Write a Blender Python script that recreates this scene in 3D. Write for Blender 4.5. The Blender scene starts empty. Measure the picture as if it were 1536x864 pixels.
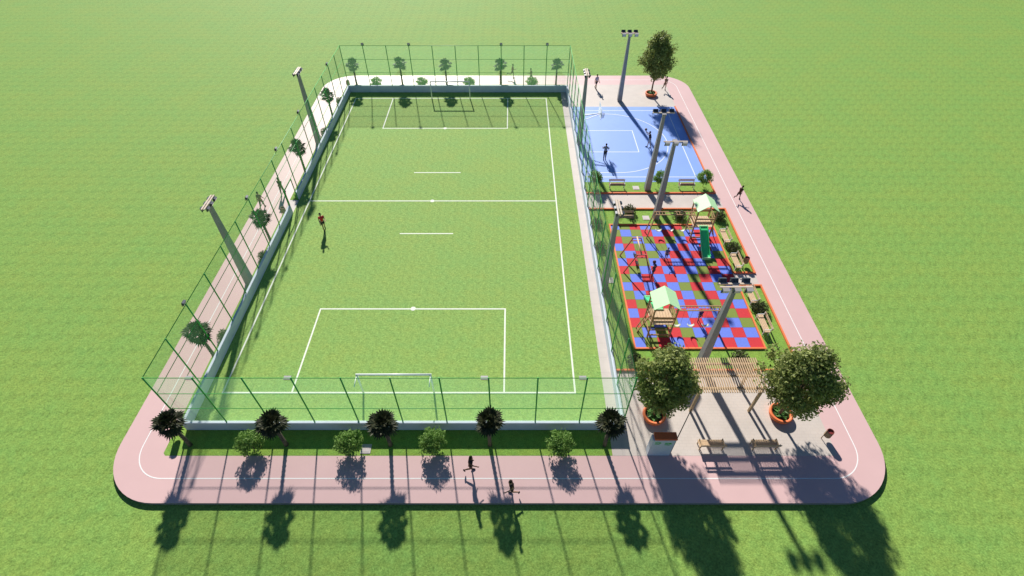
import bpy, bmesh, math, random
from mathutils import Vector, Matrix, Euler
R = math.radians
sc = bpy.context.scene
C = sc.collection
rnd = random.Random(7)

# ------------------------------------------------------------------ materials
def mat(name, col, rough=0.7, spec=0.3, var=0.0, scale=6.0, metal=0.0, bump=0.0, bscale=40.0, col2=None, trans=0.0):
    m = bpy.data.materials.new(name); m.use_nodes = True
    nt = m.node_tree; N = nt.nodes; L = nt.links
    b = N['Principled BSDF']
    b.inputs['Roughness'].default_value = rough
    b.inputs['Specular IOR Level'].default_value = spec
    b.inputs['Metallic'].default_value = metal
    b.inputs['Base Color'].default_value = (*col, 1)
    if var or col2:
        tc = N.new('ShaderNodeTexCoord')
        n1 = N.new('ShaderNodeTexNoise'); n1.inputs['Scale'].default_value = scale; n1.inputs['Detail'].default_value = 5
        n1.inputs['Roughness'].default_value = 0.65
        L.new(tc.outputs['Object'], n1.inputs['Vector'])
        cr = N.new('ShaderNodeValToRGB')
        c2 = col2 if col2 else tuple(min(1, c * (1 + var)) for c in col)
        c1 = col if col2 else tuple(c * (1 - var) for c in col)
        cr.color_ramp.elements[0].position = 0.32; cr.color_ramp.elements[1].position = 0.68
        cr.color_ramp.elements[0].color = (*c1, 1); cr.color_ramp.elements[1].color = (*c2, 1)
        L.new(n1.outputs['Fac'], cr.inputs['Fac']); L.new(cr.outputs['Color'], b.inputs['Base Color'])
        if bump:
            n2 = N.new('ShaderNodeTexNoise'); n2.inputs['Scale'].default_value = bscale; n2.inputs['Detail'].default_value = 4
            L.new(tc.outputs['Object'], n2.inputs['Vector'])
            bp = N.new('ShaderNodeBump'); bp.inputs['Strength'].default_value = bump; bp.inputs['Distance'].default_value = 0.02
            L.new(n2.outputs['Fac'], bp.inputs['Height']); L.new(bp.outputs['Normal'], b.inputs['Normal'])
    return m

def grass_mat(name, a, b_, c_, rough=0.8, spec=0.17, patch=0.22, mid=1.7, fine=9.0):
    """grass: broad yellowish and bluish patches, tufts and fine blades, with relief"""
    m = bpy.data.materials.new(name); m.use_nodes = True
    nt = m.node_tree; N = nt.nodes; L = nt.links; bs = N['Principled BSDF']
    bs.inputs['Roughness'].default_value = rough; bs.inputs['Specular IOR Level'].default_value = spec
    tc = N.new('ShaderNodeTexCoord')
    def noise(s, det, ro=0.6, sy=1.0):
        mp = N.new('ShaderNodeMapping'); mp.inputs['Scale'].default_value = (1, sy, 1)
        L.new(tc.outputs['Object'], mp.inputs['Vector'])
        n = N.new('ShaderNodeTexNoise'); n.inputs['Scale'].default_value = s; n.inputs['Detail'].default_value = det
        n.inputs['Roughness'].default_value = ro; L.new(mp.outputs['Vector'], n.inputs['Vector']); return n
    n1 = noise(patch, 4, 0.6, 1.5); n2 = noise(mid, 4, 0.7, 1.3); n3 = noise(fine, 3, 0.75)
    def ramp(n, lo, hi):
        r = N.new('ShaderNodeMapRange'); r.inputs['From Min'].default_value = lo; r.inputs['From Max'].default_value = hi
        L.new(n.outputs['Fac'], r.inputs['Value']); return r
    mx = N.new('ShaderNodeMix'); mx.data_type = 'RGBA'
    mx.inputs['A'].default_value = (*a, 1); mx.inputs['B'].default_value = (*b_, 1)
    r1 = ramp(n1, 0.36, 0.64); r2 = ramp(n2, 0.32, 0.68)
    av = N.new('ShaderNodeMath'); av.operation = 'MULTIPLY_ADD'; av.inputs[1].default_value = 0.5
    hf = N.new('ShaderNodeMath'); hf.operation = 'MULTIPLY'; hf.inputs[1].default_value = 0.5
    L.new(r2.outputs[0], hf.inputs[0]); L.new(r1.outputs[0], av.inputs[0]); L.new(hf.outputs[0], av.inputs[2])
    L.new(av.outputs[0], mx.inputs['Factor'])
    r3 = ramp(n3, 0.3, 0.7)
    r3.inputs['To Min'].default_value = 0.0; r3.inputs['To Max'].default_value = 1.0
    mx2 = N.new('ShaderNodeMix'); mx2.data_type = 'RGBA'; mx2.blend_type = 'MULTIPLY'
    mx2.inputs['Factor'].default_value = 1.0
    mc = N.new('ShaderNodeMix'); mc.data_type = 'RGBA'
    mc.inputs['A'].default_value = (*c_, 1); mc.inputs['B'].default_value = (1.34, 1.31, 1.22, 1)
    # turf laid in small squares: the same tuft pattern comes back on a faint grid
    wp = N.new('ShaderNodeVectorMath'); wp.operation = 'WRAP'; wp.inputs[1].default_value = (1.22,) * 3; wp.inputs[2].default_value = (0, 0, -3)
    wp.inputs[1].default_value = (1.45, 1.22, 3)
    L.new(tc.outputs['Object'], wp.inputs[0])
    n5 = N.new('ShaderNodeTexNoise'); n5.inputs['Scale'].default_value = 3.0; n5.inputs['Detail'].default_value = 4; n5.inputs['Roughness'].default_value = 0.6
    L.new(wp.outputs[0], n5.inputs['Vector']); r5 = ramp(n5, 0.3, 0.7)
    w5 = N.new('ShaderNodeMath'); w5.operation = 'MULTIPLY'; w5.inputs[1].default_value = 0.32; L.new(r5.outputs[0], w5.inputs[0])
    w3 = N.new('ShaderNodeMath'); w3.operation = 'MULTIPLY_ADD'; w3.inputs[1].default_value = 0.68
    L.new(r3.outputs[0], w3.inputs[0]); L.new(w5.outputs[0], w3.inputs[2]); L.new(w3.outputs[0], mc.inputs['Factor'])
    L.new(mx.outputs['Result'], mx2.inputs['A']); L.new(mc.outputs['Result'], mx2.inputs['B'])
    L.new(mx2.outputs['Result'], bs.inputs['Base Color'])
    n4 = noise(22, 3, 0.7)
    ad = N.new('ShaderNodeMath'); ad.operation = 'ADD'
    L.new(n4.outputs['Fac'], ad.inputs[0]); L.new(n2.outputs['Fac'], ad.inputs[1])
    bp = N.new('ShaderNodeBump'); bp.inputs['Strength'].default_value = 0.5; bp.inputs['Distance'].default_value = 0.05
    L.new(ad.outputs[0], bp.inputs['Height']); L.new(bp.outputs['Normal'], bs.inputs['Normal'])
    return m

def paver_mat(name, c1, c2, mortar, w, h, rough=0.6, spec=0.4):
    m = bpy.data.materials.new(name); m.use_nodes = True
    nt = m.node_tree; N = nt.nodes; L = nt.links; bs = N['Principled BSDF']
    bs.inputs['Roughness'].default_value = rough; bs.inputs['Specular IOR Level'].default_value = spec
    tc = N.new('ShaderNodeTexCoord')
    br = N.new('ShaderNodeTexBrick'); br.inputs['Scale'].default_value = 1.0
    br.inputs['Brick Width'].default_value = w; br.inputs['Row Height'].default_value = h
    br.inputs['Mortar Size'].default_value = 0.012; br.inputs['Mortar Smooth'].default_value = 0.2
    br.inputs['Color1'].default_value = (*c1, 1); br.inputs['Color2'].default_value = (*c2, 1); br.inputs['Mortar'].default_value = (*mortar, 1)
    L.new(tc.outputs['Object'], br.inputs['Vector'])
    n = N.new('ShaderNodeTexNoise'); n.inputs['Scale'].default_value = 0.8; n.inputs['Detail'].default_value = 6
    L.new(tc.outputs['Object'], n.inputs['Vector'])
    mr = N.new('ShaderNodeMapRange'); mr.inputs['To Min'].default_value = 0.86; mr.inputs['To Max'].default_value = 1.12
    L.new(n.outputs['Fac'], mr.inputs['Value'])
    mx = N.new('ShaderNodeMix'); mx.data_type = 'RGBA'; mx.blend_type = 'MULTIPLY'; mx.inputs['Factor'].default_value = 1
    L.new(br.outputs['Color'], mx.inputs['A']); L.new(mr.outputs[0], mx.inputs['B'])
    L.new(mx.outputs['Result'], bs.inputs['Base Color'])
    return m

def leaf_mat(name, c1, c2, trans=0.25, rough=0.55, spec=0.3):
    """leaves: colour varies leaf by leaf (random per island), some light passes through"""
    m = bpy.data.materials.new(name); m.use_nodes = True
    nt = m.node_tree; N = nt.nodes; L = nt.links; bs = N['Principled BSDF']
    bs.inputs['Roughness'].default_value = rough; bs.inputs['Specular IOR Level'].default_value = spec
    g = N.new('ShaderNodeNewGeometry')
    cr = N.new('ShaderNodeValToRGB'); cr.color_ramp.elements[0].color = (*c1, 1); cr.color_ramp.elements[1].color = (*c2, 1)
    L.new(g.outputs['Random Per Island'], cr.inputs['Fac']); L.new(cr.outputs['Color'], bs.inputs['Base Color'])
    tr = N.new('ShaderNodeBsdfTranslucent'); L.new(cr.outputs['Color'], tr.inputs['Color'])
    mx = N.new('ShaderNodeMixShader'); mx.inputs['Fac'].default_value = trans
    L.new(bs.outputs[0], mx.inputs[1]); L.new(tr.outputs[0], mx.inputs[2])
    L.new(mx.outputs[0], N['Material Output'].inputs['Surface'])
    return m

def net_mat(name, col, cover):
    """fine plastic-coated wire netting: wires far thinner than a pixel, mostly open"""
    m = bpy.data.materials.new(name); m.use_nodes = True
    nt = m.node_tree; N = nt.nodes; L = nt.links; bs = N['Principled BSDF']
    bs.inputs['Base Color'].default_value = (*col, 1); bs.inputs['Roughness'].default_value = 0.5
    tl = N.new('ShaderNodeBsdfTranslucent'); tl.inputs['Color'].default_value = (*col, 1)
    m1 = N.new('ShaderNodeMixShader'); m1.inputs['Fac'].default_value = 0.35
    L.new(bs.outputs[0], m1.inputs[1]); L.new(tl.outputs[0], m1.inputs[2])
    tr = N.new('ShaderNodeBsdfTransparent')
    mx = N.new('ShaderNodeMixShader'); mx.inputs['Fac'].default_value = cover
    L.new(tr.outputs[0], mx.inputs[1]); L.new(m1.outputs[0], mx.inputs[2])
    L.new(mx.outputs[0], N['Material Output'].inputs['Surface'])
    return m

M = {}
M['lawn'] = grass_mat('lawn_grass', (0.285, 0.415, 0.09), (0.222, 0.418, 0.10), (0.40, 0.43, 0.33), patch=0.2, mid=1.6, fine=9.0)
M['turf'] = grass_mat('pitch_turf', (0.31, 0.44, 0.112), (0.248, 0.442, 0.125), (0.48, 0.51, 0.41), patch=0.3, mid=1.6, fine=8.0)
M['bedgrass'] = grass_mat('bed_grass', (0.28, 0.41, 0.07), (0.21, 0.42, 0.08), (0.42, 0.46, 0.34), patch=0.6, mid=3, fine=14)
M['track'] = mat('pink_track', (0.67, 0.445, 0.425), 0.5, 0.5, var=0.025, scale=0.5, bump=0.05, bscale=60)
M['kerbside'] = mat('track_edge', (0.30, 0.27, 0.27), 0.8, 0.2, var=0.1)
M['paving'] = paver_mat('beige_paving', (0.58, 0.51, 0.45), (0.595, 0.525, 0.465), (0.53, 0.465, 0.41), 0.4, 0.2, 0.55, 0.45)
M['strip'] = paver_mat('pale_paving', (0.525, 0.465, 0.42), (0.555, 0.49, 0.445), (0.47, 0.415, 0.375), 1.6, 1.2, 0.6, 0.4)
M['white'] = mat('white_paint', (0.84, 0.83, 0.80), 0.6, 0.3, var=0.03, scale=12)
M['turfline'] = mat('worn_turf_paint', (0.80, 0.83, 0.70), 0.7, 0.2, var=0.07, scale=5)
M['courtline'] = mat('court_paint', (0.78, 0.83, 0.90), 0.5, 0.4, var=0.03, scale=5)
M['court'] = mat('blue_court', (0.24, 0.39, 0.83), 0.45, 0.5, var=0.03, scale=0.6, bump=0.04, bscale=50)
M['tile_red'] = mat('red_rubber', (0.60, 0.040, 0.048), 0.75, 0.25, var=0.06, scale=9)
M['tile_blue'] = mat('blue_rubber', (0.15, 0.225, 0.74), 0.75, 0.25, var=0.06, scale=9)
M['tile_green'] = mat('olive_rubber', (0.21, 0.27, 0.05), 0.75, 0.25, var=0.06, scale=9)
M['orange'] = mat('orange_kerb', (0.80, 0.205, 0.07), 0.6, 0.3, var=0.08, scale=4)
M['wall'] = mat('white_render', (0.62, 0.67, 0.75), 0.75, 0.25, var=0.05, scale=1.5)
M['fgreen'] = mat('green_steel', (0.045, 0.39, 0.07), 0.45, 0.5, var=0.08, scale=3)
M['net'] = net_mat('green_netting', (0.34, 0.70, 0.36), 0.235)
M['net_lit'] = net_mat('lit_netting', (0.66, 0.74, 0.60), 0.18)  # paler copy of the green netting, scattered light put into its colour
M['pole'] = mat('galvanised_pole', (0.31, 0.30, 0.305), 0.5, 0.35, var=0.1, scale=2)
M['bar'] = mat('sandy_steel', (0.62, 0.50, 0.38), 0.5, 0.4, var=0.06)
M['housing'] = mat('dark_housing', (0.035, 0.05, 0.085), 0.4, 0.5, var=0.1)
M['lens'] = mat('floodlight_glass', (0.55, 0.56, 0.57), 0.15, 0.6)
M['lit_plate'] = mat('lamp_lit_plate', (0.40, 0.38, 0.37), 0.4, 0.5)  # pale plate colour, stands in for sun on the lamp tops
M['goal'] = mat('white_goal_steel', (0.84, 0.85, 0.84), 0.35, 0.5, var=0.02)
M['wood'] = mat('pale_wood', (0.62, 0.44, 0.27), 0.65, 0.3, var=0.14, scale=5)
M['woodred'] = mat('brown_wood', (0.44, 0.26, 0.15), 0.65, 0.3, var=0.14, scale=5)
M['woodpost'] = mat('post_wood', (0.40, 0.29, 0.17), 0.7, 0.25, var=0.16, scale=4)
M['playwood'] = mat('play_wood', (0.42, 0.25, 0.13), 0.7, 0.25, var=0.16, scale=6)
M['panelwood'] = mat('plywood', (0.66, 0.47, 0.30), 0.65, 0.3, var=0.07, scale=5)
M['roofgreen'] = mat('mint_roof', (0.58, 0.92, 0.50), 0.5, 0.4, var=0.03)
M['slide'] = mat('green_slide', (0.06, 0.70, 0.26), 0.4, 0.5, var=0.03)
M['slideend'] = mat('mint_slide', (0.35, 0.70, 0.36), 0.4, 0.5, var=0.03)
M['seat'] = mat('pale_plastic', (0.72, 0.80, 0.62), 0.4, 0.5, var=0.03)
M['chain'] = mat('chain_steel', (0.30, 0.30, 0.31), 0.4, 0.5)
M['swingmetal'] = mat('swing_steel', (0.42, 0.12, 0.085), 0.5, 0.4, var=0.1)
M['rubber'] = mat('black_rubber', (0.03, 0.03, 0.035), 0.6, 0.3)
M['whitemetal'] = mat('white_steel', (0.75, 0.76, 0.76), 0.4, 0.5, var=0.02)
M['darkmetal'] = mat('dark_steel', (0.05, 0.05, 0.055), 0.45, 0.5, var=0.1)
M['bin'] = mat('bin_slats', (0.36, 0.24, 0.14), 0.6, 0.3, var=0.16, scale=8)
M['binred'] = mat('bin_rim', (0.19, 0.03, 0.03), 0.5, 0.4, var=0.1)
M['terracotta'] = mat('orange_planter', (0.76, 0.19, 0.065), 0.55, 0.35, var=0.07, scale=3)
M['soil'] = mat('soil', (0.06, 0.045, 0.03), 0.95, 0.1, var=0.3, scale=9)
M['bark'] = mat('bark', (0.17, 0.12, 0.08), 0.9, 0.15, var=0.3, scale=8, bump=0.3, bscale=30)
M['palmtrunk'] = mat('palm_bark', (0.15, 0.125, 0.095), 0.9, 0.15, var=0.3, scale=12, bump=0.4, bscale=25)
M['leaf_big'] = leaf_mat('tree_leaves', (0.11, 0.16, 0.035), (0.42, 0.46, 0.15), 0.42)
M['leaf_palm'] = leaf_mat('palm_leaves', (0.022, 0.033, 0.013), (0.075, 0.075, 0.033), 0.12)
M['leaf_small'] = leaf_mat('young_leaves', (0.12, 0.25, 0.042), (0.33, 0.50, 0.13), 0.45)
M['leaf_bush'] = leaf_mat('bush_leaves', (0.06, 0.09, 0.03), (0.14, 0.15, 0.06), 0.25)
M['leaf_ground'] = leaf_mat('planter_leaves', (0.05, 0.16, 0.03), (0.14, 0.30, 0.06), 0.25)
M['pad'] = mat('concrete_pad', (0.60, 0.54, 0.52), 0.8, 0.2, var=0.06)
M['box'] = mat('grey_panel', (0.60, 0.66, 0.72), 0.6, 0.3, var=0.04)
M['boxtop'] = mat('orange_lid', (0.88, 0.17, 0.05), 0.4, 0.5, var=0.06)
M['boxmark'] = mat('green_mark', (0.10, 0.52, 0.12), 0.6, 0.3)
M['glass'] = mat('backboard_acrylic', (0.48, 0.62, 0.76), 0.2, 0.5)
M['hoop'] = mat('hoop_steel', (0.40, 0.43, 0.56), 0.4, 0.5)
M['balldark'] = mat('dark_ball', (0.10, 0.035, 0.03), 0.6, 0.3, var=0.2, scale=20)
M['ballor'] = mat('basketball', (0.20, 0.13, 0.10), 0.6, 0.3, var=0.2, scale=20)

# ------------------------------------------------------------------ mesh helpers
class MB:
    def __init__(self): self.bm = bmesh.new(); self.mi = 0
    def _tag(self, faces):
        for f in faces: f.material_index = self.mi
    def box(self, x0, x1, y0, y1, z0, z1, mx=None):
        vs = [self.bm.verts.new((x, y, z)) for z in (z0, z1) for x, y in ((x0, y0), (x1, y0), (x1, y1), (x0, y1))]
        if mx is not None:
            for v in vs: v.co = mx @ v.co
        fs = [(3, 2, 1, 0), (4, 5, 6, 7), (0, 1, 5, 4), (1, 2, 6, 5), (2, 3, 7, 6), (3, 0, 4, 7)]
        self._tag([self.bm.faces.new([vs[i] for i in f]) for f in fs]); return self
    def bar(self, a, b, w, h=None, w2=None, h2=None, up=(0, 0, 1)):
        """square section bar from a to b, tapering to w2 x h2"""
        a = Vector(a); b = Vector(b); h = h or w; w2 = w2 or w; h2 = h2 or (h if w2 == w else w2)
        d = (b - a).normalized(); u = Vector(up)
        if abs(d.dot(u)) > 0.98: u = Vector((0, 1, 0))
        s = d.cross(u).normalized(); t = s.cross(d)
        vs = []
        for p, ww, hh in ((a, w, h), (b, w2, h2)):
            for i, j in ((-1, -1), (1, -1), (1, 1), (-1, 1)):
                vs.append(self.bm.verts.new(p + s * (ww / 2 * i) + t * (hh / 2 * j)))
        fs = [(3, 2, 1, 0), (4, 5, 6, 7), (0, 1, 5, 4), (1, 2, 6, 5), (2, 3, 7, 6), (3, 0, 4, 7)]
        self._tag([self.bm.faces.new([vs[i] for i in f]) for f in fs]); return self
    def tube(self, pts, rads, n=8, caps=True):
        pts = [Vector(p) for p in pts]
        if not isinstance(rads, (list, tuple)): rads = [rads] * len(pts)
        rings = []; ref = Vector((0, 1, 0.01))
        for i, p in enumerate(pts):
            d = (pts[min(i + 1, len(pts) - 1)] - pts[max(i - 1, 0)]).normalized()
            r = ref if abs(d.dot(ref.normalized())) < 0.95 else Vector((1, 0, 0))
            s = d.cross(r).normalized(); t = s.cross(d)
            rings.append([self.bm.verts.new(p + (s * math.cos(2 * math.pi * k / n) + t * math.sin(2 * math.pi * k / n)) * rads[i]) for k in range(n)])
        fs = []
        for a, b in zip(rings, rings[1:]):
            for k in range(n): fs.append(self.bm.faces.new((a[k], a[(k + 1) % n], b[(k + 1) % n], b[k])))
        if caps: fs.append(self.bm.faces.new(rings[0][::-1])); fs.append(self.bm.faces.new(rings[-1]))
        self._tag(fs); return self
    def ring(self, prof, n=32, c=(0, 0, 0)):
        """lathe a closed profile of (r, z)"""
        c = Vector(c)
        rows = [[self.bm.verts.new(c + Vector((r * math.cos(2 * math.pi * k / n), r * math.sin(2 * math.pi * k / n), z))) for k in range(n)] for r, z in prof]
        fs = []
        for a, b in zip(rows, rows[1:] + rows[:1]):
            for k in range(n): fs.append(self.bm.faces.new((a[k], a[(k + 1) % n], b[(k + 1) % n], b[k])))
        self._tag(fs); return self
    def ball(self, c, r, sub=2, sz=(1, 1, 1)):
        res = bmesh.ops.create_icosphere(self.bm, subdivisions=sub, radius=r)
        for v in res['verts']: v.co = Vector((v.co.x * sz[0], v.co.y * sz[1], v.co.z * sz[2])) + Vector(c)
        self._tag({f for v in res['verts'] for f in v.link_faces}); return self
    def poly(self, pts, z):
        f = self.bm.faces.new([self.bm.verts.new((x, y, z)) for x, y in pts])
        self._tag([f]); return self
    def rect(self, x0, x1, y0, y1, z): return self.poly([(x0, y0), (x1, y0), (x1, y1), (x0, y1)], z)
    def strip(self, a, b, w, z):
        a = Vector(a); b = Vector(b); d = (b - a).normalized(); s = Vector((-d.y, d.x)) * w / 2
        return self.poly([a + s * -1, b + s * -1, b + s, a + s], z)
    def build(self, name, mats, parent=None, smooth=False, bevel=0.0):
        me = bpy.data.meshes.new(name)
        bmesh.ops.recalc_face_normals(self.bm, faces=self.bm.faces[:])
        if bevel:
            bmesh.ops.bevel(self.bm, geom=self.bm.edges[:], offset=bevel, segments=1, affect='EDGES', clamp_overlap=True)
        self.bm.to_mesh(me); self.bm.free()
        for m in (mats if isinstance(mats, (list, tuple)) else [mats]): me.materials.append(m)
        if smooth:
            for p in me.polygons: p.use_smooth = True
        o = bpy.data.objects.new(name, me); C.objects.link(o)
        if parent: o.parent = parent
        return o

def up_faces(o):
    for p in o.data.polygons:
        if p.normal.z < 0: p.flip()
    return o
def thing(name, label, cat, loc=(0, 0, 0), rz=0.0, group=None):
    o = bpy.data.objects.new(name, None); C.objects.link(o); o.empty_display_size = 0.3
    o.location = loc; o.rotation_euler = (0, 0, rz)
    o['label'] = label; o['category'] = cat
    if group: o['group'] = group
    return o
def tag(o, label, cat, group=None):
    o['label'] = label; o['category'] = cat
    if group: o['group'] = group
    return o
def struct(o): o['kind'] = 'structure'; return o
kids = {}
def children(o): return [c for c in bpy.data.objects if c.parent == o]
def dup(root, loc, rz=0.0, label=None, group=None, scale=None, cat=None):
    def cp(o, par):
        c = o.copy(); C.objects.link(c); c.parent = par
        for ch in kids.setdefault(o.name, children(o)): cp(ch, c)
        return c
    r = cp(root, None); r.location = loc; r.rotation_euler = (0, 0, rz)
    if label: r['label'] = label
    if group: r['group'] = group
    if cat: r['category'] = cat
    if scale: r.scale = (scale, scale, scale) if not isinstance(scale, tuple) else scale
    return r

# ------------------------------------------------------------------ setting: ground sheets
LAWN = -0.21
def rrect(x0, x1, y0, y1, r, n=14):
    pts = []
    for cx, cy, a0 in ((x1 - r, y0 + r, -90), (x1 - r, y1 - r, 0), (x0 + r, y1 - r, 90), (x0 + r, y0 + r, 180)):
        for k in range(n + 1):
            a = R(a0 + 90 * k / n); pts.append((cx + r * math.cos(a), cy + r * math.sin(a)))
    return pts
b = MB(); b.rect(-260, 260, -120, 420, LAWN); struct(up_faces(b.build('lawn', M['lawn'])))
# track slab
b = MB(); P = rrect(-22.95, 21.5, 10.75, 63.87, 3.5)
top = [b.bm.verts.new((x, y, 0)) for x, y in P]; bot = [b.bm.verts.new((x, y, LAWN - 0.1)) for x, y in P]
f = b.bm.faces.new(top); f.material_index = 0
for i in range(len(P)):
    g = b.bm.faces.new((top[i], bot[i], bot[(i + 1) % len(P)], top[(i + 1) % len(P)])); g.material_index = 1
struct(b.build('running_track', [M['track'], M['kerbside']]))
# white lane line
b = MB(); o1 = rrect(-21.60, 20.05, 12.08, 62.68, 2.0); o2 = rrect(-21.54, 19.99, 12.14, 62.62, 1.94)
v1 = [b.bm.verts.new((x, y, 0.004)) for x, y in o1]; v2 = [b.bm.verts.new((x, y, 0.004)) for x, y in o2]
for i in range(len(v1)):
    j = (i + 1) % len(v1); b.bm.faces.new((v1[i], v1[j], v2[j], v2[i]))
struct(up_faces(b.build('track_line', M['white'])))
# sheets on the slab
XL, XR, YF, YB = -19.38, 6.55, 15.16, 59.35       # fence lines
b = MB(); b.rect(XL, 5.82, YF, YB, 0.004); struct(up_faces(b.build('football_pitch', M['turf'])))
b = MB(); b.rect(5.82, 6.56, 13.45, YB, 0.005); struct(up_faces(b.build('pitch_side_path', M['strip'])))
b = MB(); b.poly([(-20.0, 13.45), (5.80, 13.45), (5.80, YF), (XL, YF), (XL, YB), (6.5, YB), (6.5, 61.3), (-20.16, 61.3), (-20.16, 13.61)], 0.004)
struct(up_faces(b.build('verge_grass', M['bedgrass'])))
b = MB(); b.rect(6.56, 18.77, 13.45, 19.33, 0.004); struct(up_faces(b.build('front_plaza', M['paving'])))
b = MB(); b.rect(6.56, 18.80, 55.62, 61.3, 0.004); struct(up_faces(b.build('back_plaza', M['paving'])))
b = MB(); b.rect(6.56, 18.84, 36.55, 38.88, 0.004); b.rect(17.2, 18.88, 27.08, 28.43, 0.004)
struct(up_faces(b.build('cross_path', M['paving'])))
b = MB(); b.rect(6.56, 18.64, 40.73, 55.62, 0.006); struct(up_faces(b.build('basketball_court', M['court'])))
b = MB(); b.rect(6.56, 18.62, 38.92, 40.73, 0.004); struct(up_faces(b.build('court_verge', M['bedgrass'])))
b = MB(); b.poly([(6.56, 19.35), (18.86, 19.35), (18.86, 27.05), (17.22, 27.05), (17.22, 28.45), (18.86, 28.45), (18.86, 36.52), (6.56, 36.52)], 0.003)
struct(up_faces(b.build('playground_grass', M['bedgrass'])))
# path through the gate
b = MB(); b.rect(-20.16, -19.3, 36.0, 37.9, 0.009); struct(up_faces(b.build('gate_path', M['strip'])))

# pitch lines
b = MB(); z = 0.009; w = 0.11
xl, xr, yf, yb = -18.32, 4.0, 17.66, 57.70
for y in (yf, 37.76, yb): b.rect(xl - w / 2, xr + w / 2, y - w / 2, y + w / 2, z)
for x in (xl, xr):
    for y0, y1 in ((yf, 37.76), (37.76, yb)): b.rect(x - w / 2, x + w / 2, y0 + w / 2, y1 - w / 2, z)
for y0, y1, yy in ((yf, 24.73, 24.73), (50.75, yb, 50.75)):
    b.rect(-13.95 - w / 2, -0.5 + w / 2, yy - w / 2, yy + w / 2, z)
    for x in (-13.95, -0.5): b.rect(x - w / 2, x + w / 2, y0 + w / 2, y1 - w / 2, z)
for y in (42.29, 33.2): b.rect(-9.46, -4.97, y - w / 2, y + w / 2, z)
for x, y in ((-7.21, 24.75), (-7.21, 37.76), (-7.23, 50.75)):
    b.poly([(x + 0.19 * math.cos(2 * math.pi * k / 20), y + 0.19 * math.sin(2 * math.pi * k / 20)) for k in range(20)], z + 0.003)
struct(up_faces(b.build('pitch_markings', M['turfline'])))
# court lines
b = MB(); z = 0.010; w = 0.085
b.rect(6.75, 17.58 + w / 2, 54.71 - w / 2, 54.71 + w / 2, z); b.rect(6.75, 17.58 + w / 2, 41.55 - w / 2, 41.55 + w / 2, z)
b.rect(17.58 - w / 2, 17.58 + w / 2, 41.55 + w / 2, 54.71 - w / 2, z)
b.rect(7.2 - w / 2, 7.2 + w / 2, 41.55 + w / 2, 54.71 - w / 2, z)
b.rect(7.3, 12.9 + w / 2, 50.26 - w / 2, 50.26 + w / 2, z); b.rect(7.3, 12.9 + w / 2, 46.0 - w / 2, 46.0 + w / 2, z)
b.rect(12.9 - w / 2, 12.9 + w / 2, 46.0 + w / 2, 50.26 - w / 2, z)
cx, cy, rr = 10.35, 48.1, 5.82
arc = [(7.3, cy + rr), (cx, cy + rr)] + [(cx + rr * math.cos(R(a)), cy + rr * math.sin(R(a))) for a in range(86, -87, -4)] + [(cx, cy - rr), (7.3, cy - rr)]
arc[1] = (cx, cy + rr)
def line_path(b, pts, w, z):
    L_ = []; R_ = []
    for i, p in enumerate(pts):
        a = Vector(pts[max(i - 1, 0)]); c = Vector(pts[min(i + 1, len(pts) - 1)]); d = (c - a).normalized(); s = Vector((-d.y, d.x)) * w / 2
        L_.append(b.bm.verts.new((*(Vector(p) + s), z))); R_.append(b.bm.verts.new((*(Vector(p) - s), z)))
    for i in range(len(pts) - 1): b.bm.faces.new((L_[i], L_[i + 1], R_[i + 1], R_[i]))
line_path(b, arc, w, z + 0.003)
struct(up_faces(b.build('court_markings', M['courtline'])))

# orange kerbs
def kerbs(name, segs, h=0.12, w=0.13):
    b = MB()
    for (x0, y0, x1, y1) in segs:
        if x0 == x1: b.box(x0 - w / 2, x0 + w / 2, min(y0, y1), max(y0, y1), 0.0, h)
        else: b.box(min(x0, x1), max(x0, x1), y0 - w / 2, y0 + w / 2, 0.0, h + 0.002)
    return struct(b.build(name, M['orange']))
kerbs('court_kerb', [(6.66, 38.90, 18.73, 38.90), (18.66, 38.97, 18.66, 55.62)])
kerbs('playground_kerb', [(6.66, 36.53, 18.96, 36.53), (18.89, 28.51, 18.89, 36.46), (18.96, 28.45, 17.27, 28.45), (18.96, 27.06, 17.27, 27.06), (18.89, 19.40, 18.89, 26.99), (6.66, 19.34, 18.96, 19.34)])
kerbs('tile_kerb', [(8.30, 21.12, 17.28, 21.12), (8.37, 21.19, 8.37, 34.27), (8.30, 34.33, 17.28, 34.33), (17.21, 21.19, 17.21, 26.99), (17.21, 28.52, 17.21, 34.27)], h=0.10, w=0.12)

# rubber tiles
rows = ['BGRBRGBRBR', 'GBGRGBRBRB', 'RGBGBRBRBG', 'BRBGRBRBGR', 'RGBRBRBGRB', 'GBRGRBGRBG', 'BRBRBGRBGB', 'GBRBRBGRBR',
        'RGBRBRBGRB', 'BRGBRBRBGR', 'GBRGBRBRBG', 'BRGBGBRBRB', 'RGBGRGBRBR', 'GBGRBRGBRB', 'BGRBGBRGBR']
b = MB(); tp = 0.889; ty = (34.27 - 21.18) / 14.65
for r, row in enumerate(rows):
    for c, ch in enumerate(row):
        x0 = max(8.43, 17.15 - tp * (10 - c)); x1 = 17.15 - tp * (9 - c); y0 = 21.18 + ty * r; y1 = min(34.27, y0 + ty)
        b.mi = 'RBG'.index(ch); b.rect(x0 + 0.006, x1 - 0.006, y0 + 0.006, y1 - 0.006, 0.030)
b.mi = 3; b.rect(8.42, 17.16, 21.17, 34.28, 0.024)
struct(up_faces(b.build('playground_floor', [M['tile_red'], M['tile_blue'], M['tile_green'], M['rubber']])))

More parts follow.
